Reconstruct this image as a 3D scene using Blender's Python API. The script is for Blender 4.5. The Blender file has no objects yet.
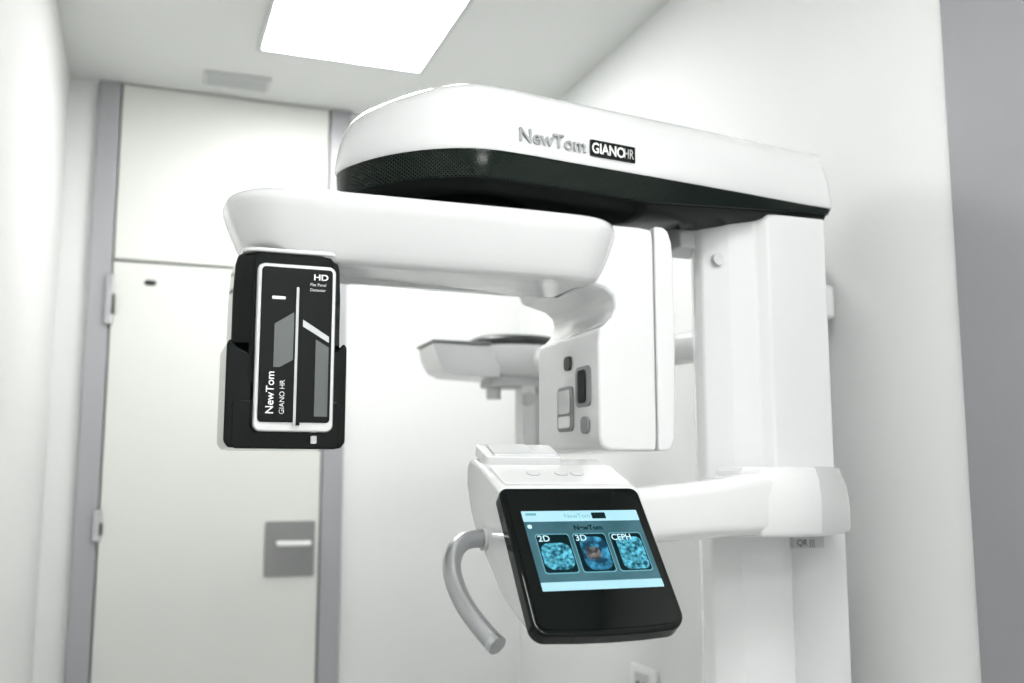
import bpy, bmesh, math
from mathutils import Vector, Matrix

S = 1.15
H = 1.25
scene = bpy.context.scene
scene.view_settings.view_transform = 'Standard'
for lk in ('Medium High Contrast', 'None'):
    try:
        scene.view_settings.look = lk
        break
    except Exception as ex:
        print('look', lk, ex)
scene.view_settings.exposure = -0.04

# ------------------------------------------------------------ materials
def mat(name, col, rough=0.5, metal=0.0, coat=0.0, emis=None, estr=0.0, var=0.02, vscale=6.0, bump=0.0, bscale=200.0, spec=0.5):
    m = bpy.data.materials.new(name); m.use_nodes = True
    nt = m.node_tree; b = nt.nodes['Principled BSDF']
    b.inputs['Roughness'].default_value = rough
    b.inputs['Metallic'].default_value = metal
    b.inputs['Coat Weight'].default_value = coat
    b.inputs['Coat Roughness'].default_value = 0.03
    b.inputs['Specular IOR Level'].default_value = spec
    tc = nt.nodes.new('ShaderNodeTexCoord')
    n = nt.nodes.new('ShaderNodeTexNoise'); n.inputs['Scale'].default_value = vscale
    nt.links.new(tc.outputs['Object'], n.inputs['Vector'])
    r = nt.nodes.new('ShaderNodeValToRGB')
    c0 = [max(0, c*(1-var)) for c in col]; c1 = [min(1, c*(1+var)) for c in col]
    r.color_ramp.elements[0].color = (*c0, 1); r.color_ramp.elements[1].color = (*c1, 1)
    nt.links.new(n.outputs['Fac'], r.inputs['Fac'])
    nt.links.new(r.outputs['Color'], b.inputs['Base Color'])
    if emis:
        b.inputs['Emission Color'].default_value = (*emis, 1)
        b.inputs['Emission Strength'].default_value = estr
    if bump > 0:
        n2 = nt.nodes.new('ShaderNodeTexNoise'); n2.inputs['Scale'].default_value = bscale
        nt.links.new(tc.outputs['Object'], n2.inputs['Vector'])
        bp = nt.nodes.new('ShaderNodeBump'); bp.inputs['Strength'].default_value = bump
        bp.inputs['Distance'].default_value = 0.002
        nt.links.new(n2.outputs['Fac'], bp.inputs['Height'])
        nt.links.new(bp.outputs['Normal'], b.inputs['Normal'])
    return m

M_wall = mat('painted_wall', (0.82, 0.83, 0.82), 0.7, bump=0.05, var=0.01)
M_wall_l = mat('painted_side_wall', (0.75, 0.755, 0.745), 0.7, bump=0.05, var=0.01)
M_ceil = mat('painted_ceiling', (0.76, 0.77, 0.755), 0.8, bump=0.03, var=0.01)
M_floor = mat('vinyl_floor', (0.55, 0.555, 0.55), 0.4, var=0.08, vscale=30)
M_door = mat('door_laminate', (0.76, 0.77, 0.735), 0.45, var=0.01)
M_frame = mat('grey_anodised_frame', (0.43, 0.43, 0.45), 0.4, metal=0.2, var=0.03)
M_frame2 = mat('grey_side_frame', (0.34, 0.34, 0.355), 0.45, var=0.03)
M_gap = mat('dark_gap', (0.30, 0.31, 0.29), 0.8)
M_white = mat('white_gloss_plastic', (0.78, 0.785, 0.79), 0.10, coat=1.0, var=0.006)
M_white2 = mat('white_satin_paint', (0.80, 0.805, 0.81), 0.25, coat=0.4, var=0.006)
M_black = mat('black_gloss_plastic', (0.003, 0.006, 0.005), 0.05, var=0.1, spec=0.35)
M_blacks = mat('black_satin_plastic', (0.003, 0.006, 0.005), 0.22, var=0.1, spec=0.2)
M_glass = mat('black_glass', (0.002, 0.004, 0.004), 0.015, var=0.1, spec=0.4)
M_silver = mat('silver_metal', (0.60, 0.61, 0.62), 0.20, metal=0.95, var=0.03)
M_logo = mat('silver_lettering', (0.45, 0.46, 0.47), 0.25, metal=0.9, var=0.03)
M_handle = mat('grip_satin_metal', (0.48, 0.49, 0.50), 0.28, metal=0.85, var=0.03)
M_grey = mat('grey_plastic', (0.25, 0.26, 0.26), 0.4)
M_reflection = mat('painted_glass_reflection', (0.17, 0.18, 0.18), 0.04, metal=1.0, coat=0.5)
M_reflection_edge = mat('painted_reflection_edge', (0.62, 0.63, 0.64), 0.06, metal=1.0)
M_lgrey = mat('light_grey_plastic', (0.6, 0.61, 0.61), 0.4)
M_mark = mat('pale_marking', (0.68, 0.69, 0.70), 0.3)
M_dgrey = mat('dark_grey_plastic', (0.04, 0.045, 0.045), 0.35)
M_letter = mat('white_lettering', (0.9, 0.9, 0.9), 0.4)
M_plate = mat('brushed_steel', (0.36, 0.36, 0.36), 0.38, metal=0.8, var=0.05, vscale=60)
M_lamp = mat('lamp_diffuser', (0.9, 0.9, 0.9), 0.5, emis=(1.0, 1.0, 0.995), estr=19.0)

def mesh_pattern():
    m = bpy.data.materials.new('perforated_black_mesh'); m.use_nodes = True
    nt = m.node_tree; b = nt.nodes['Principled BSDF']
    tc = nt.nodes.new('ShaderNodeTexCoord')
    mp = nt.nodes.new('ShaderNodeMapping'); mp.inputs['Rotation'].default_value = (0, math.radians(45), 0)
    mp.inputs['Scale'].default_value = (230, 1, 230)
    nt.links.new(tc.outputs['Object'], mp.inputs['Vector'])
    v = nt.nodes.new('ShaderNodeTexVoronoi'); v.inputs['Randomness'].default_value = 0.0; v.inputs['Scale'].default_value = 1.0
    nt.links.new(mp.outputs['Vector'], v.inputs['Vector'])
    r = nt.nodes.new('ShaderNodeValToRGB')
    r.color_ramp.elements[0].position = 0.25; r.color_ramp.elements[0].color = (0.0005, 0.001, 0.001, 1)
    r.color_ramp.elements[1].position = 0.5; r.color_ramp.elements[1].color = (0.014, 0.024, 0.019, 1)
    nt.links.new(v.outputs['Distance'], r.inputs['Fac'])
    nt.links.new(r.outputs['Color'], b.inputs['Base Color'])
    b.inputs['Roughness'].default_value = 0.18
    b.inputs['Specular IOR Level'].default_value = 0.25
    return m
M_mesh = mesh_pattern()

def screen_mat(name, c0, c1, scale, strength, thr=(0.35, 0.65), detail=4.0):
    m = bpy.data.materials.new(name); m.use_nodes = True
    nt = m.node_tree; b = nt.nodes['Principled BSDF']
    tc = nt.nodes.new('ShaderNodeTexCoord')
    n = nt.nodes.new('ShaderNodeTexNoise'); n.inputs['Scale'].default_value = scale; n.inputs['Detail'].default_value = detail
    nt.links.new(tc.outputs['Object'], n.inputs['Vector'])
    r = nt.nodes.new('ShaderNodeValToRGB')
    r.color_ramp.elements[0].position = thr[0]; r.color_ramp.elements[1].position = thr[1]
    r.color_ramp.elements[0].color = (*c0, 1); r.color_ramp.elements[1].color = (*c1, 1)
    nt.links.new(n.outputs['Fac'], r.inputs['Fac'])
    b.inputs['Base Color'].default_value = (0.004, 0.004, 0.004, 1)
    b.inputs['Roughness'].default_value = 0.15
    b.inputs['Specular IOR Level'].default_value = 0.2
    nt.links.new(r.outputs['Color'], b.inputs['Emission Color'])
    b.inputs['Emission Strength'].default_value = strength
    return m
M_scr = screen_mat('screen_background', (0.05, 0.14, 0.17), (0.09, 0.21, 0.25), 12, 1.0)
M_bar = screen_mat('screen_bar', (0.42, 0.72, 0.82), (0.50, 0.80, 0.90), 10, 1.0)
M_pano = screen_mat('screen_scan_image', (0.01, 0.09, 0.13), (0.16, 0.62, 0.80), 170, 1.0, (0.38, 0.64), 6)
M_3d = screen_mat('screen_volume_image', (0.008, 0.06, 0.11), (0.08, 0.42, 0.66), 80, 1.0, (0.42, 0.66), 5)
M_brn = screen_mat('screen_bone_image', (0.04, 0.05, 0.06), (0.28, 0.26, 0.25), 110, 1.0, (0.4, 0.66), 5)
M_scrtext = screen_mat('screen_text_light', (0.6, 0.9, 1.0), (0.7, 0.95, 1.0), 5, 1.0)
M_scrline = screen_mat('screen_tile_outline', (0.16, 0.42, 0.50), (0.2, 0.48, 0.56), 5, 1.0)
M_scrdark = screen_mat('screen_text_dark', (0.0, 0.015, 0.02), (0.0, 0.02, 0.027), 5, 1.0)

# ------------------------------------------------------------ helpers
def W(p): return Vector((p[0]*S, p[1]*S, p[2]*S + H))

def empty(name, loc):
    e = bpy.data.objects.new(name, None); scene.collection.objects.link(e)
    e.location = W(loc); e.empty_display_size = 0.1
    return e

def attach(o, parent):
    if parent is not None:
        o.parent = parent
        o.matrix_parent_inverse = Matrix.Translation(parent.location).inverted()

def mesh_obj(name, verts, faces, m, parent=None, bevel=0.0, segs=3, smooth=True, angle=35):
    me = bpy.data.meshes.new(name)
    ws = [W(v) for v in verts]
    c = sum(ws, Vector()) / len(ws)
    me.from_pydata([tuple(v - c) for v in ws], [], faces)
    bm = bmesh.new(); bm.from_mesh(me)
    bmesh.ops.recalc_face_normals(bm, faces=bm.faces); bm.to_mesh(me); bm.free()
    me.materials.append(m)
    if smooth:
        me.polygons.foreach_set('use_smooth', [True]*len(me.polygons))
        me.set_sharp_from_angle(angle=math.radians(angle))
    o = bpy.data.objects.new(name, me); scene.collection.objects.link(o)
    o.location = c
    if bevel > 0:
        b = o.modifiers.new('bevel', 'BEVEL'); b.width = bevel*S; b.segments = segs
        b.limit_method = 'ANGLE'; b.angle_limit = math.radians(28)
        b.harden_normals = True
    attach(o, parent)
    return o

def prism(name, pts, lo, hi, axis, m, parent=None, **k):
    def mk(p, h):
        if axis == 'z': return (p[0], p[1], h)
        if axis == 'y': return (p[0], h, p[1])
        return (h, p[0], p[1])
    n = len(pts)
    v = [mk(p, lo) for p in pts] + [mk(p, hi) for p in pts]
    f = [tuple(range(n)), tuple(range(2*n-1, n-1, -1))] + [(i, (i+1) % n, n+(i+1) % n, n+i) for i in range(n)]
    return mesh_obj(name, v, f, m, parent, **k)

def box(name, x0, x1, y0, y1, z0, z1, m, parent=None, **k):
    return prism(name, [(x0, y0), (x1, y0), (x1, y1), (x0, y1)], z0, z1, 'z', m, parent, **k)

def rrect(x0, x1, y0, y1, r, n=6):
    pts = []
    for cx, cy, a0 in ((x1-r, y0+r, -90), (x1-r, y1-r, 0), (x0+r, y1-r, 90), (x0+r, y0+r, 180)):
        for i in range(n+1):
            a = math.radians(a0 + 90*i/n)
            pts.append((cx + r*math.cos(a), cy + r*math.sin(a)))
    return pts

def catmull(pts, sub=6):
    out = []; n = len(pts)
    for i in range(n):
        p0, p1, p2, p3 = [Vector(pts[(i+j-1) % n]) for j in range(4)]
        for s in range(sub):
            t = s/sub
            out.append(0.5*((2*p1) + (p2-p0)*t + (2*p0-5*p1+4*p2-p3)*t*t + (3*p1-p0-3*p2+p3)*t**3))
    return out

def inset(pts, d, fac=None):
    n = len(pts); out = []
    area = sum(pts[i][0]*pts[(i+1) % n][1]-pts[(i+1) % n][0]*pts[i][1] for i in range(n))
    sg = 1 if area > 0 else -1
    for i in range(n):
        t = (Vector(pts[(i+1) % n]) - Vector(pts[i-1])).normalized()
        nrm = Vector((t.y, -t.x))*sg
        k = fac(pts[i][0]) if fac else 1.0
        out.append(Vector(pts[i]) - nrm*d*k)
    return out

def loft(name, rings, m, parent=None, **k):
    n = len(rings[0]); v = []; f = []
    for r in rings: v += [tuple(p) for p in r]
    for j in range(len(rings)-1):
        for i in range(n):
            a = j*n+i; b = j*n+(i+1) % n
            f.append((a, b, b+n, a+n))
    f.append(tuple(range(n))); f.append(tuple(reversed(range((len(rings)-1)*n, len(rings)*n))))
    return mesh_obj(name, v, f, m, parent, **k)

def tube(name, pts, r, m, parent=None, seg=20):
    cu = bpy.data.curves.new(name, 'CURVE'); cu.dimensions = '3D'
    sp = cu.splines.new('NURBS'); sp.points.add(len(pts)-1)
    for i, p in enumerate(pts):
        w = W(p); sp.points[i].co = (w.x, w.y, w.z, 1)
    sp.use_endpoint_u = True; sp.order_u = 4; sp.resolution_u = 12
    cu.bevel_depth = r*S; cu.bevel_resolution = 8; cu.use_fill_caps = True
    cu.materials.append(m)
    o = bpy.data.objects.new(name, cu); scene.collection.objects.link(o)
    attach(o, parent)
    return o

def text(name, body, size, mtx, m, parent=None, ext=0.0, off=0.0, align='LEFT', sx=1.0):
    cu = bpy.data.curves.new(name, 'FONT'); cu.body = body; cu.size = size*S
    cu.extrude = ext*S; cu.offset = off*S; cu.align_x = align
    cu.materials.append(m)
    o = bpy.data.objects.new(name, cu); scene.collection.objects.link(o)
    o.matrix_world = mtx @ Matrix.Diagonal((sx, 1, 1, 1))
    if parent is not None:
        loc = o.matrix_world.copy()
        o.parent = parent
        o.matrix_parent_inverse = Matrix.Translation(parent.location).inverted()
        o.matrix_basis = loc
    return o

def cyl(name, c, r, h, axis, m, parent=None, n=40, **k):
    pts = []
    ax = {'x': (c[1], c[2]), 'y': (c[0], c[2]), 'z': (c[0], c[1])}[axis]
    base = {'x': c[0], 'y': c[1], 'z': c[2]}[axis]
    for i in range(n):
        a = 2*math.pi*i/n
        pts.append((ax[0]+r*math.cos(a), ax[1]+r*math.sin(a)))
    return prism(name, pts, base-h/2, base+h/2, axis, m, parent, **k)

# ------------------------------------------------------------ room shell
XL, XR, YB, YF = -0.254, 1.19, 3.14, -1.5
ZF, ZC = -H/S, 1.19
T = 0.08
box('floor', XL-T, XR+T, YF-T, YB+T, ZF-T, ZF, M_floor, smooth=False)
box('ceiling', XL-T, XR+T, YF-T, YB+T, ZC, ZC+T, M_ceil, smooth=False)
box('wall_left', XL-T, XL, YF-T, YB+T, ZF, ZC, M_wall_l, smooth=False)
box('wall_right', XR, XR+T, YF-T, YB+T, ZF, ZC, M_wall, smooth=False)
box('wall_back', XL, XR, YB, YB+T, ZF, ZC, M_wall, smooth=False)
box('wall_front', XL, XR, YF-T, YF, ZF, ZC, M_wall, smooth=False)

# door with transom
d = empty('door_1', (0.2, YB, ZF))
dz = 0.637
box('frame_post_hinge', -0.171, -0.109, YB-0.022, YB, ZF, ZC, M_frame, d, bevel=0.003)
box('frame_post_latch', 0.527, 0.592, YB-0.022, YB, ZF, ZC, M_frame, d, bevel=0.003)
box('frame_backing', -0.109, 0.527, YB-0.004, YB, ZF, ZC, M_gap, d, smooth=False)
box('leaf', -0.104, 0.522, YB-0.018, YB-0.004, ZF+0.005, dz, M_door, d, bevel=0.002)
box('transom_panel', -0.104, 0.522, YB-0.018, YB-0.004, dz+0.009, ZC-0.004, M_door, d, bevel=0.002)
prism('lock_plate', rrect(0.36, 0.51, -0.295, -0.13, 0.006), YB-0.022, YB-0.018, 'y', M_plate, d, bevel=0.001)
prism('lever', rrect(0.39, 0.495, -0.203, -0.188, 0.007), YB-0.06, YB-0.045, 'y', M_letter, d, bevel=0.003)  # white colour stands in for the highlight along the lever
cyl('lever_stem', (0.485, YB-0.035, -0.1955), 0.009, 0.03, 'y', M_silver, d)
prism('viewer', rrect(-0.016, 0.018, 0.571, 0.586, 0.007), YB-0.021, YB-0.018, 'y', M_dgrey, d)
for i, (zc, hh) in enumerate(((0.521, 0.075), (-0.136, 0.045))):
    box('hinge_%d' % (i+1), -0.122, -0.098, YB-0.034, YB-0.018, zc-hh, zc+hh, M_silver, d, bevel=0.004)
    box('hinge_pin_%d' % (i+1), -0.103, -0.095, YB-0.037, YB-0.018, zc-hh*0.6, zc+hh*0.2, M_dgrey, d, bevel=0.002)

# side doorway frame on the right wall
f = empty('door_2', (XR, 0.8, ZF))
box('frame_post', XR-0.012, XR, 0.99, 1.19, ZF, ZC, M_frame2, f, bevel=0.003)
box('frame_inner_post', XR-0.03, XR, 0.92, 0.99, ZF, ZC, M_frame, f, bevel=0.003)
box('leaf', XR-0.010, XR, 0.10, 0.92, ZF, 0.70, M_door, f, bevel=0.002)
box('frame_post_far', XR-0.03, XR, 0.03, 0.10, ZF, ZC, M_frame, f, bevel=0.003)
box('transom_panel', XR-0.010, XR, 0.10, 0.92, 0.71, ZC, M_door, f, bevel=0.002)

# ceiling lights: one in view, two unseen ones added to light the room
def ceiling_light(x0, x1, y0, y1):
    e = empty('ceiling_light_panel', ((x0+x1)/2, (y0+y1)/2, ZC))
    fr = 0.014
    box('rim_a', x0-fr, x1+fr, y0-fr, y0, ZC-0.008, ZC, M_lgrey, e, smooth=False)
    box('rim_b', x0-fr, x1+fr, y1, y1+fr, ZC-0.008, ZC, M_lgrey, e, smooth=False)
    box('rim_c', x0-fr, x0, y0, y1, ZC-0.008, ZC, M_lgrey, e, smooth=False)
    box('rim_d', x1, x1+fr, y0, y1, ZC-0.008, ZC, M_lgrey, e, smooth=False)
    box('diffuser', x0, x1, y0, y1, ZC-0.005, ZC, M_lamp, e, smooth=False)
ceiling_light(0.262, 0.712, 2.22, 2.715)
ceiling_light(0.262, 0.712, 0.15, 0.65)  # unseen panel near the camera, added to bring in light
ceiling_light(0.262, 0.712, -1.0, -0.5)  # unseen panel behind the camera, added for light from the front

# vent
v = empty('air_vent', (0.215, 2.98, ZC))
box('vent_frame', 0.12, 0.315, 2.93, 3.03, ZC-0.008, ZC, M_lgrey, v, bevel=0.002)
for i in range(4):
    y = 2.943 + i*0.021
    box('louvre_%d' % (i+1), 0.132, 0.303, y, y+0.013, ZC-0.013, ZC-0.008, M_lgrey, v, smooth=False)

# ------------------------------------------------------------ scanner
sc = empty('dental_ct_scanner', (0.95, 1.47, ZF))

# column
colU = [(1.08, 1.375), (0.965, 1.375), (0.95, 1.392), (0.905, 1.402), (0.868, 1.428), (0.862, 1.445), (0.875, 1.475), (1.0, 1.6), (1.09, 1.6)]
prism('column_upper', colU, -0.09, 0.44, 'z', M_white2, sc, bevel=0.004, angle=20)
colL = [(0.99, 1.375), (0.965, 1.375), (0.95, 1.38), (0.905, 1.39), (0.868, 1.42), (0.862, 1.44), (0.875, 1.47), (1.0, 1.6), (1.12, 1.6), (1.12, 1.405), (0.995, 1.405)]
prism('column_lower', colL, ZF+0.03, -0.09, 'z', M_white2, sc, bevel=0.004, angle=20)
box('wall_rail', 1.0, XR, 1.53, 1.6, ZF+0.03, 0.40, M_white2, sc, bevel=0.005)
prism('foot_plate', rrect(0.80, 1.18, 1.33, 1.66, 0.03), ZF, ZF+0.03, 'z', M_lgrey, sc, bevel=0.005)
box('wall_bracket_knob', 1.08, 1.175, 1.47, 1.53, 0.285, 0.35, M_white2, sc, bevel=0.012)
cyl('column_screw_cap', (0.888, 1.410, 0.362), 0.010, 0.008, 'y', M_mark, sc)

# top arm
AX = 1.48
half = [(1.0, 1.3655), (0.90, 1.349), (0.81, 1.335), (0.70, 1.319), (0.58, 1.302), (0.49, 1.289), (0.43, 1.288), (0.37, 1.311), (0.315, 1.358), (0.275, 1.42)]
core = half + [(0.258, AX)] + [(x, 2*AX-y) for x, y in reversed(half)]
dense = []
n_ = len(core)
for i in range(n_-1):
    p0 = Vector(core[max(0, i-1)]); p1 = Vector(core[i]); p2 = Vector(core[i+1]); p3 = Vector(core[min(n_-1, i+2)])
    for s in range(6):
        t = s/6
        dense.append(0.5*((2*p1) + (p2-p0)*t + (2*p0-5*p1+4*p2-p3)*t*t + (3*p1-p0-3*p2+p3)*t**3))
dense.append(Vector(core[-1]))
RX = 1.110
def corner(sgn):
    yc = AX + sgn*(AX-1.378-0.02)
    pts = [Vector((1.05, AX+sgn*(AX-1.3735)))]
    for i in range(7):
        a = math.radians(90*i/6)
        pts.append(Vector((RX-0.02+0.02*math.sin(a), yc+sgn*0.02*math.cos(a))))
    return pts
outl = dense + corner(1) + list(reversed(corner(-1)))
HW = AX-1.378
def lf(x):
    t = max(0, min(1, (0.42-x)/0.15)); return 1 + 0.6*t*t*(3-2*t)
def ring(o, d, z, zf=None, fac=None):
    r = inset(o, d, fac)
    out = []
    for p, q in zip(r, o):
        x, y = p[0], p[1]
        if o is outl and q[0] > 1.04:
            x = q[0] - min(d, 0.012)*max(0, (q[0]-1.04)/(RX-1.04))
            y = AX + max(-(HW-d), min(HW-d, y-AX)) if q[0] > 1.06 else y
        out.append((x, y, zf(x) if zf else z))
    return out
prof = [(0.02, 0.462), (0.002, 0.462), (0.0, 0.466), (0.001, 0.485), (0.003, 0.505), (0.007, 0.525), (0.013, 0.543), (0.021, 0.557), (0.032, 0.568), (0.045, 0.575), (0.062, 0.580)]
loft('overhead_arm_cover', [ring(outl, a, z, None, lf) for a, z in prof], M_white, sc, angle=50)
zl = lambda x: 0.421 + max(0, (x-0.72))*0.085
def zmix(t):
    return lambda x: 0.462*(1-t) + zl(x)*t
loft('overhead_arm_band', [ring(outl, 0.004, 0.463), ring(outl, 0.003, 0, zmix(0.1)), ring(outl, 0.006, 0, zmix(0.95)), ring(outl, 0.010, 0, zmix(1.0))], M_mesh, sc, angle=50)
loft('overhead_arm_underside', [ring(outl, 0.009, 0.46), ring(outl, 0.010, 0, lambda x: zl(x)-0.001), ring(outl, 0.024, 0, lambda x: zl(x)-0.010), ring(outl, 0.06, 0, lambda x: zl(x)-0.017), ring(outl, 0.09, 0, lambda x: zl(x)-0.018)], M_blacks, sc, angle=50)
# logos
ang = math.atan2(0.0515, 0.353)
def face_m(x, z, off=0.002, base=(0.457, 1.2855)):
    y = base[1] + math.tan(ang)*(x-base[0]) - off
    return Matrix.Translation(W((x, y, z))) @ Matrix.Rotation(ang, 4, 'Z') @ Matrix.Rotation(math.radians(90), 4, 'X')
text('logo_lettering', 'NewTom', 0.0295, face_m(0.486, 0.4795, 0.001), M_logo, sc, ext=0.003, off=0.0004, sx=1.0)
def plate(name, x0, x1, z0, z1, off, m, th=0.003):
    vs = []
    pts = rrect(x0, x1, z0, z1, 0.002)
    n = len(pts)
    for o_ in (off, off-th):
        for p in pts:
            y = 1.2855 + math.tan(ang)*(p[0]-0.457) - o_
            vs.append((p[0], y, p[1]))
    fs = [tuple(range(n)), tuple(range(2*n-1, n-1, -1))] + [(i, (i+1) % n, n+(i+1) % n, n+i) for i in range(n)]
    return mesh_obj(name, vs, fs, m, sc)
plate('badge_plate', 0.607, 0.688, 0.477, 0.502, 0.0035, M_black)
text('badge_lettering', 'GIANO', 0.022, face_m(0.6095, 0.482, 0.004), M_letter, sc, ext=0.0004, off=0.0005, sx=0.84)
text('badge_lettering_small', 'HR', 0.022, face_m(0.667, 0.482, 0.004), M_lgrey, sc, ext=0.0004, sx=0.62)

# hub
cyl('rotation_hub', (0.46, 1.455, 0.40), 0.10, 0.05, 'z', M_black, sc, n=64)
box('carriage_block', 0.835, 0.90, 1.44, 1.52, 0.385, 0.43, M_lgrey, sc, bevel=0.004)

# C arm : flat plate with an overhanging lip and an undercut lower side
co = [(0.09, 1.40), (0.098, 1.345), (0.135, 1.303), (0.20, 1.287), (0.35, 1.283), (0.50, 1.281), (0.58, 1.283), (0.622, 1.292), (0.652, 1.318), (0.664, 1.355), (0.664, 1.44), (0.652, 1.483), (0.60, 1.504), (0.50, 1.506), (0.35, 1.505), (0.20, 1.502), (0.135, 1.49), (0.098, 1.455)]
co = catmull(co, 6)
prof = [(0.055, 0.2870), (0.036, 0.2875), (0.030, 0.289), (0.026, 0.293), (0.021, 0.303), (0.014, 0.320), (0.008, 0.338), (0.003, 0.352), (0.0, 0.363), (0.0, 0.369), (0.002, 0.375), (0.006, 0.379), (0.013, 0.382), (0.05, 0.384)]
def cring(d, z):
    r = inset(co, d); out = []
    for p, q in zip(r, co):
        k = max(0.0, min(1.0, (0.22-q[0])/0.13)); k = k*k*(3-2*k)
        zz = z + k*0.016*max(0.0, (0.384-z)/0.097)
        out.append((p[0], p[1], zz))
    return out
loft('rotating_arm', [cring(a, z) for a, z in prof], M_white, sc, angle=50)

# tube housing
hp = [(0.590, 0.310), (0.598, 0.2925), (0.617, 0.2875), (0.640, 0.281), (0.654, 0.270), (0.657, 0.255), (0.652, 0.240), (0.641, 0.228), (0.630, 0.221),
      (0.628, 0.20), (0.628, 0.06), (0.632, 0.045), (0.645, 0.039), (0.722, 0.039), (0.724, 0.06), (0.724, 0.36), (0.722, 0.379), (0.70, 0.381), (0.63, 0.381), (0.60, 0.375)]
prism('tube_head_housing', hp, 1.328, 1.57, 'y', M_white, sc, bevel=0.006, segs=4)
cp = [(0.7252, 0.040), (0.742, 0.040), (0.749, 0.046), (0.753, 0.06), (0.756, 0.12), (0.757, 0.2), (0.757, 0.33), (0.755, 0.360), (0.749, 0.378), (0.741, 0.384), (0.7252, 0.385)]
prism('tube_head_end_cover', cp, 1.327, 1.572, 'y', M_white, sc, bevel=0.004, segs=4)
def xplate(name, y0, y1, z0, z1, r, x0, x1, m, bev=0.001):
    return prism(name, rrect(y0, y1, z0, z1, r), x0, x1, 'x', m, sc, bevel=bev)
xplate('beam_window_frame', 1.355, 1.408, 0.107, 0.169, 0.010, 0.625, 0.63, M_grey)
xplate('beam_window_slot', 1.368, 1.396, 0.113, 0.163, 0.006, 0.6235, 0.628, M_black, 0)
xplate('laser_window_frame', 1.420, 1.480, 0.072, 0.143, 0.010, 0.625, 0.63, M_grey)
xplate('laser_window_pane', 1.430, 1.472, 0.100, 0.137, 0.004, 0.6235, 0.628, M_lgrey, 0)
xplate('laser_window_pane_lower', 1.430, 1.472, 0.078, 0.096, 0.004, 0.6235, 0.628, M_white, 0)
xplate('laser_port_top', 1.426, 1.450, 0.168, 0.190, 0.008, 0.6235, 0.63, M_dgrey)
xplate('laser_port_bottom', 1.362, 1.388, 0.066, 0.092, 0.009, 0.624, 0.63, M_grey)

# detector head
up = [(0.103, 1.42), (0.103, 1.34), (0.125, 1.312), (0.231, 1.312), (0.244, 1.33), (0.246, 1.42)]
def sect(o, cx, sx, z): return [(cx+(p[0]-cx)*sx, p[1], z) for p in o]
loft('detector_body_upper', [sect(up, .17, 1.0, .12), sect(up, .17, 1.0, .24), sect(up, .17, .97, .28), sect(up, .17, .93, .292), sect(up, .17, .8, .299)], M_black, sc, bevel=0.003)
def lobe(name, pts):
    prism(name, pts, 1.313, 1.43, 'y', M_black, sc, bevel=0.003)
lobe('detector_cowl_a', [(0.096, 0.046), (0.102, 0.038), (0.13, 0.038), (0.13, 0.158), (0.110, 0.168), (0.100, 0.178), (0.096, 0.172)])
lobe('detector_cowl_b', [(0.251, 0.046), (0.245, 0.038), (0.222, 0.038), (0.222, 0.158), (0.238, 0.168), (0.247, 0.178), (0.251, 0.172)])
prism('detector_base', rrect(0.104, 0.244, 0.037, 0.10, 0.008), 1.312, 1.43, 'y', M_black, sc, bevel=0.003)
prism('detector_top_rim', rrect(0.112, 0.240, 1.306, 1.42, 0.02), 0.2935, 0.299, 'z', M_white, sc, bevel=0.002)
prism('detector_front_frame', rrect(0.129, 0.231, 0.058, 0.276, 0.010), 1.292, 1.312, 'y', M_silver, sc, bevel=0.003)
prism('detector_front_bezel', rrect(0.1305, 0.2295, 0.0595, 0.2745, 0.009), 1.2905, 1.3, 'y', M_white, sc, bevel=0.001)
prism('detector_front_glass', rrect(0.1345, 0.2255, 0.070, 0.2705, 0.005), 1.2885, 1.296, 'y', M_glass, sc, bevel=0.001)
prism('detector_centre_slit', rrect(0.1785, 0.1820, 0.066, 0.245, 0.0015), 1.2860, 1.292, 'y', M_silver, sc)
prism('detector_slit_gap', rrect(0.1820, 0.1870, 0.066, 0.245, 0.0008), 1.2863, 1.292, 'y', M_black, sc)
prism('detector_led', rrect(0.148, 0.165, 0.228, 0.232, 0.001), 1.287, 1.291, 'y', M_letter, sc)
prism('detector_inlay_light', [(0.152, 0.196), (0.1765, 0.212), (0.1765, 0.150), (0.160, 0.140), (0.152, 0.140)], 1.2875, 1.2887, 'y', M_reflection, sc, smooth=False)  # flat patch shaped like a reflection in the glass, not a part
prism('detector_inlay_edge', [(0.188, 0.203), (0.222, 0.182), (0.222, 0.174), (0.188, 0.194)], 1.2875, 1.2887, 'y', M_reflection_edge, sc, smooth=False)  # slanted bright strip drawn as the edge of a reflection
prism('detector_inlay_side', [(0.205, 0.178), (0.222, 0.168), (0.222, 0.078), (0.205, 0.078)], 1.2875, 1.2887, 'y', M_reflection, sc, smooth=False)  # second reflection shape set on the glass, right of the slit
prism('detector_tag', rrect(0.205, 0.212, 0.044, 0.054, 0.001), 1.303, 1.3125, 'y', M_letter, sc)
def fm(x, y, z, rot=0):
    return Matrix.Translation(W((x, y, z))) @ Matrix.Rotation(math.radians(90), 4, 'X') @ Matrix.Rotation(math.radians(rot), 4, 'Z')
text('detector_label', 'HD', 0.011, fm(0.200, 1.2875, 0.256), M_letter, sc, off=0.0003, sx=1.2)
text('detector_label_line_1', 'Flat Panel', 0.0054, fm(0.196, 1.2875, 0.248), M_letter, sc)
text('detector_label_line_2', 'Detector', 0.0054, fm(0.196, 1.2875, 0.241), M_letter, sc)
text('detector_lettering', 'NewTom', 0.0140, fm(0.1535, 1.2870, 0.080, 90), M_letter, sc, off=0.0002)
text('detector_lettering_small', 'GIANO HR', 0.0090, fm(0.167, 1.2870, 0.080, 90), M_letter, sc)

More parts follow.
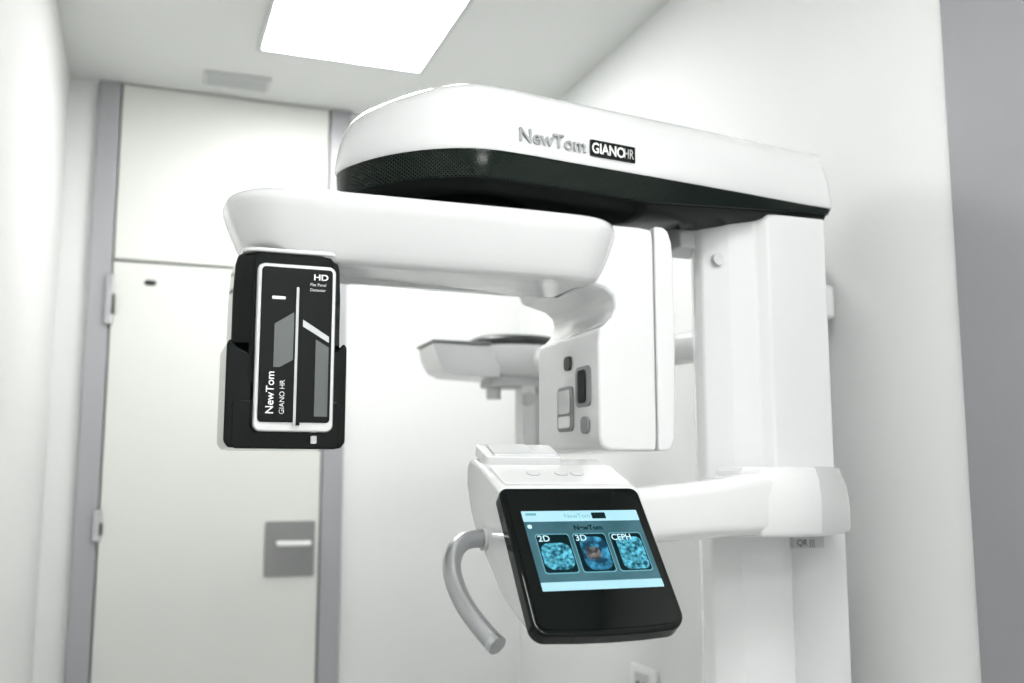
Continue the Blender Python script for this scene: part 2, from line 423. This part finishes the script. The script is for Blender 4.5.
# lower arm and bracket
br = [(0.855, 1.40), (0.84, 1.30), (0.862, 1.272), (0.90, 1.262), (0.965, 1.264), (1.075, 1.335), (1.08, 1.41)]
bc = (0.965, 1.35)
def bs(s, z, dz=0.0): return [(bc[0]+(p[0]-bc[0])*s, bc[1]+(p[1]-bc[1])*s, z - dz*max(0, p[0]-0.965)) for p in br]
loft('support_bracket', [bs(.93, -.088), bs(.97, -.085), bs(1.0, -.078), bs(1.0, -.03, .1), bs(.96, -.003, .1), bs(.90, .012, .1), bs(.84, .017)], M_white, sc, bevel=0.005, angle=24)
arm = []
for x, y0, y1, z0, z1 in ((0.59, 1.27, 1.345, -.096, -.018), (0.66, 1.27, 1.345, -.094, -.014), (0.74, 1.27, 1.345, -.090, -.008), (0.80, 1.268, 1.35, -.087, -.001), (0.84, 1.267, 1.35, -.086, .006), (0.90, 1.270, 1.35, -.086, .010)):
    arm.append([(x, p[0], p[1]) for p in rrect(y0, y1, z0, z1, 0.020)])
loft('support_arm', arm, M_white, sc, angle=60)
prism('rating_plate', rrect(0.985, 1.045, -0.112, -0.094, 0.002), 1.366, 1.404, 'y', M_lgrey, sc)
text('rating_label', 'QR |||', 0.014, fm(0.992, 1.3655, -0.108), M_dgrey, sc)

# control unit
cu = [(1.186, -0.014), (1.262, 0.016), (1.308, 0.027), (1.322, 0.016), (1.322, -0.01), (1.305, -0.045), (1.276, -0.078), (1.177, -0.146), (1.085, -0.178), (1.075, -0.168)]
prism('control_unit_body', cu, 0.422, 0.618, 'x', M_white, sc, bevel=0.006, segs=4, angle=25)
def slope_m(x, s):
    a = math.atan2(0.030, 0.076)
    return Matrix.Translation(W((x, 1.186 + math.cos(a)*s, -0.014 + math.sin(a)*s))) @ Matrix.Rotation(a, 4, 'X')
def local_obj(name, pts, h0, h1, mtx, m, bevel=0.0, segs=2):
    n = len(pts)
    vs = [mtx @ Vector((p[0]*S, p[1]*S, h0*S)) for p in pts] + [mtx @ Vector((p[0]*S, p[1]*S, h1*S)) for p in pts]
    vs = [(q.x/S, q.y/S, (q.z-H)/S) for q in vs]
    fs = [tuple(range(n)), tuple(range(2*n-1, n-1, -1))] + [(i, (i+1) % n, n+(i+1) % n, n+i) for i in range(n)]
    return mesh_obj(name, vs, fs, m, sc, bevel=bevel, segs=segs)
sm = slope_m(0.52, 0)
local_obj('control_top_panel', rrect(-0.088, 0.090, 0.012, 0.078, 0.006), -0.002, 0.003, sm, M_white, 0.001)
local_obj('chin_rest_plate', rrect(-0.090, 0.020, 0.084, 0.135, 0.006), -0.004, 0.012, sm, M_white, 0.002)
local_obj('chin_rest_insert', rrect(-0.078, -0.020, 0.090, 0.128, 0.004), 0.011, 0.015, sm, M_lgrey, 0.001)
local_obj('chin_rest_lip', rrect(-0.078, 0.012, 0.086, 0.092, 0.002), 0.011, 0.0135, sm, M_mark, 0.001)
for i, (x, y) in enumerate(((-0.036, 0.046), (0.004, 0.046), (0.026, 0.046))):
    local_obj('marking_%d' % (i+1), rrect(x-0.009, x+0.009, y-0.007, y+0.007, 0.006), 0.003, 0.0034, sm, M_grey, 0.0)
    local_obj('marking_face_%d' % (i+1), rrect(x-0.0082, x+0.0082, y-0.0062, y+0.0062, 0.0055), 0.003, 0.0037, sm, M_white, 0.0)

# tablet
vv = Vector((0, 0.628, 0.778)).normalized(); uu = Vector((1, 0, 0)); nn = uu.cross(vv)
tm = Matrix.Translation(W((0.518, 1.1255, -0.0965))) @ Matrix((uu, vv, nn)).transposed().to_4x4()
to = []
def arcpts(cx, cy, r, a0, a1, n=7):
    return [(cx+r*math.cos(math.radians(a0+(a1-a0)*i/n)), cy+r*math.sin(math.radians(a0+(a1-a0)*i/n))) for i in range(n+1)]
to += arcpts(0.084, 0.092, 0.012, 0, 90) + arcpts(-0.086, 0.092, 0.012, 90, 180) + arcpts(-0.082, -0.086, 0.018, 180, 262) + [(-0.04, -0.1063), (0, -0.107), (0.04, -0.1063)] + arcpts(0.070, -0.081, 0.0235, 278, 360)
local_obj('touch_screen_housing', to, -0.016, 0.006, tm, M_black, 0.004, 3)
local_obj('touch_screen_glass', inset(to, 0.007), 0.0055, 0.0068, tm, M_glass, 0.0)
u0, u1, v1, v0 = -0.077, 0.081, 0.0657, -0.0483
def scr(name, a0, a1, b0, b1, h, m, r=0.0008):
    return local_obj(name, rrect(u0+(u1-u0)*a0, u0+(u1-u0)*a1, v1+(v0-v1)*b1, v1+(v0-v1)*b0, r), 0.006, h, tm, m)
scr('display', 0, 1, 0, 1, 0.0072, M_scr)
scr('display_top_bar', 0, 1, 0, 0.14, 0.0074, M_bar)
scr('display_bottom_bar', 0, 1, 0.90, 1, 0.0074, M_bar)
for i, a0 in enumerate((0.065, 0.375, 0.685)):
    scr('tile_frame_%d' % (i+1), a0-0.006, a0+0.276, 0.300, 0.800, 0.0073, M_scrline, 0.004)
    scr('tile_%d' % (i+1), a0, a0+0.27, 0.312, 0.788, 0.0074, M_scrdark, 0.004)
scr('scan_image_1', 0.075, 0.325, 0.42, 0.75, 0.0076, M_pano, 0.012)
scr('scan_image_2', 0.41, 0.635, 0.35, 0.77, 0.0076, M_3d, 0.012)
scr('scan_image_2_bone', 0.44, 0.56, 0.48, 0.64, 0.0077, M_brn, 0.006)
scr('scan_image_3', 0.725, 0.945, 0.36, 0.77, 0.0076, M_pano, 0.008)
def st(name, body, a, b, size, m, off=0.0, sx=1.0):
    mt = tm @ Matrix.Translation(Vector(((u0+(u1-u0)*a)*S, (v1+(v0-v1)*b)*S, 0.0079*S)))
    return text(name, body, size, mt, m, sc, off=off, sx=sx)
st('screen_title', 'NewTom', 0.40, 0.26, 0.010, M_scrdark, 0.0003)
st('screen_bar_title', 'NewTom', 0.35, 0.10, 0.009, M_scrline)
scr('screen_bar_badge', 0.59, 0.71, 0.03, 0.11, 0.0077, M_scrdark)
scr('screen_bar_icons', 0.03, 0.12, 0.03, 0.06, 0.0077, M_scrline)
scr('screen_back_button', 0.02, 0.055, 0.18, 0.23, 0.0077, M_scrtext, 0.002)
st('tile_caption_1', '2D', 0.075, 0.40, 0.0125, M_scrtext, 0.0002)
st('tile_caption_2', '3D', 0.385, 0.40, 0.0125, M_scrtext, 0.0002)
st('tile_caption_3', 'CEPH', 0.695, 0.40, 0.0125, M_scrtext, 0.0002, 0.9)
cyl('tablet_jack', (0.575, 1.085, -0.176), 0.007, 0.02, 'z', M_silver, sc)

# grip handle
tube('grip_handle', [(0.424, 1.240, -0.078), (0.405, 1.238, -0.077), (0.384, 1.228, -0.078), (0.362, 1.205, -0.103), (0.363, 1.172, -0.138), (0.372, 1.136, -0.164), (0.388, 1.105, -0.187)], 0.0115, M_handle, sc)
cyl('grip_socket', (0.421, 1.240, -0.078), 0.015, 0.008, 'x', M_lgrey, sc)
tube('grip_end_cap', [(0.3870, 1.1075, -0.1855), (0.3882, 1.1052, -0.1870), (0.3892, 1.1032, -0.1882), (0.390, 1.1015, -0.1893)], 0.0119, M_silver, sc)

# cephalostat carried by the scanner on its long side arm
tube('ceph_arm', [(1.0, 1.56, 0.25), (0.98, 1.7, 0.25), (0.96, 1.95, 0.26), (0.92, 2.2, 0.285), (0.87, 2.3, 0.285)], 0.032, M_white2, sc)
prism('ceph_sensor_box', [(0.632, 0.318), (0.637, 0.285), (0.655, 0.253), (0.68, 0.243), (0.80, 0.238), (0.80, 0.315)], 2.24, 2.38, 'y', M_white2, sc, bevel=0.006)
box('ceph_sensor_stripe', 0.628, 0.775, 2.235, 2.385, 0.316, 0.323, M_grey, sc, bevel=0.002)
ce = [(0.87+0.125*math.cos(2*math.pi*i/48), 2.31+0.10*math.sin(2*math.pi*i/48)) for i in range(48)]
def cer(s, z): return [(0.87+(p[0]-0.87)*s, 2.31+(p[1]-2.31)*s, z) for p in ce]
loft('ceph_head', [cer(.6, .245), cer(.85, .255), cer(.97, .28), cer(1, .305), cer(1.0, .318)], M_white2, sc, angle=50)
loft('ceph_head_top', [cer(.99, .318), cer(1.0, .328), cer(.97, .337), cer(.8, .345)], M_dgrey, sc, angle=50)
box('ceph_bracket', 0.78, 0.95, 2.26, 2.34, 0.218, 0.25, M_lgrey, sc, bevel=0.006)
box('ceph_ear_rod_holder', 0.862, 0.898, 2.26, 2.31, -0.06, 0.225, M_white2, sc, bevel=0.004)
box('ceph_ear_rod_back', 0.905, 0.933, 2.29, 2.33, -0.06, 0.225, M_lgrey, sc, bevel=0.004)
cyl('ceph_knob', (0.875, 2.252, 0.19), 0.016, 0.02, 'y', M_lgrey, sc)
cyl('ceph_pin', (0.80, 2.29, 0.205), 0.018, 0.03, 'z', M_lgrey, sc)

# wall outlet
wo = empty('wall_socket', (XR, 2.27, -0.49))
box('socket_plate', XR-0.012, XR, 2.20, 2.33, -0.54, -0.46, M_letter, wo, bevel=0.004)
box('socket_face', XR-0.016, XR-0.010, 2.23, 2.30, -0.525, -0.475, M_lgrey, wo, bevel=0.002)
cyl('socket_hole_a', (XR-0.016, 2.25, -0.50), 0.005, 0.003, 'x', M_dgrey, wo)
cyl('socket_hole_b', (XR-0.016, 2.28, -0.50), 0.005, 0.003, 'x', M_dgrey, wo)

# ------------------------------------------------------------ camera
cam = bpy.data.cameras.new('camera'); cam.lens = 35; cam.sensor_width = 36
co_ = bpy.data.objects.new('camera', cam); scene.collection.objects.link(co_)
co_.location = W((0, 0, 0))
co_.rotation_euler = (math.radians(97.8), 0, math.radians(-20.3))
cam.dof.use_dof = True; cam.dof.focus_distance = 1.52; cam.dof.aperture_fstop = 2.8
cam.clip_start = 0.02
scene.camera = co_

w = bpy.data.worlds.new('world'); scene.world = w; w.use_nodes = True
w.node_tree.nodes['Background'].inputs['Color'].default_value = (0.9, 0.93, 0.9, 1)
w.node_tree.nodes['Background'].inputs['Strength'].default_value = 0.5
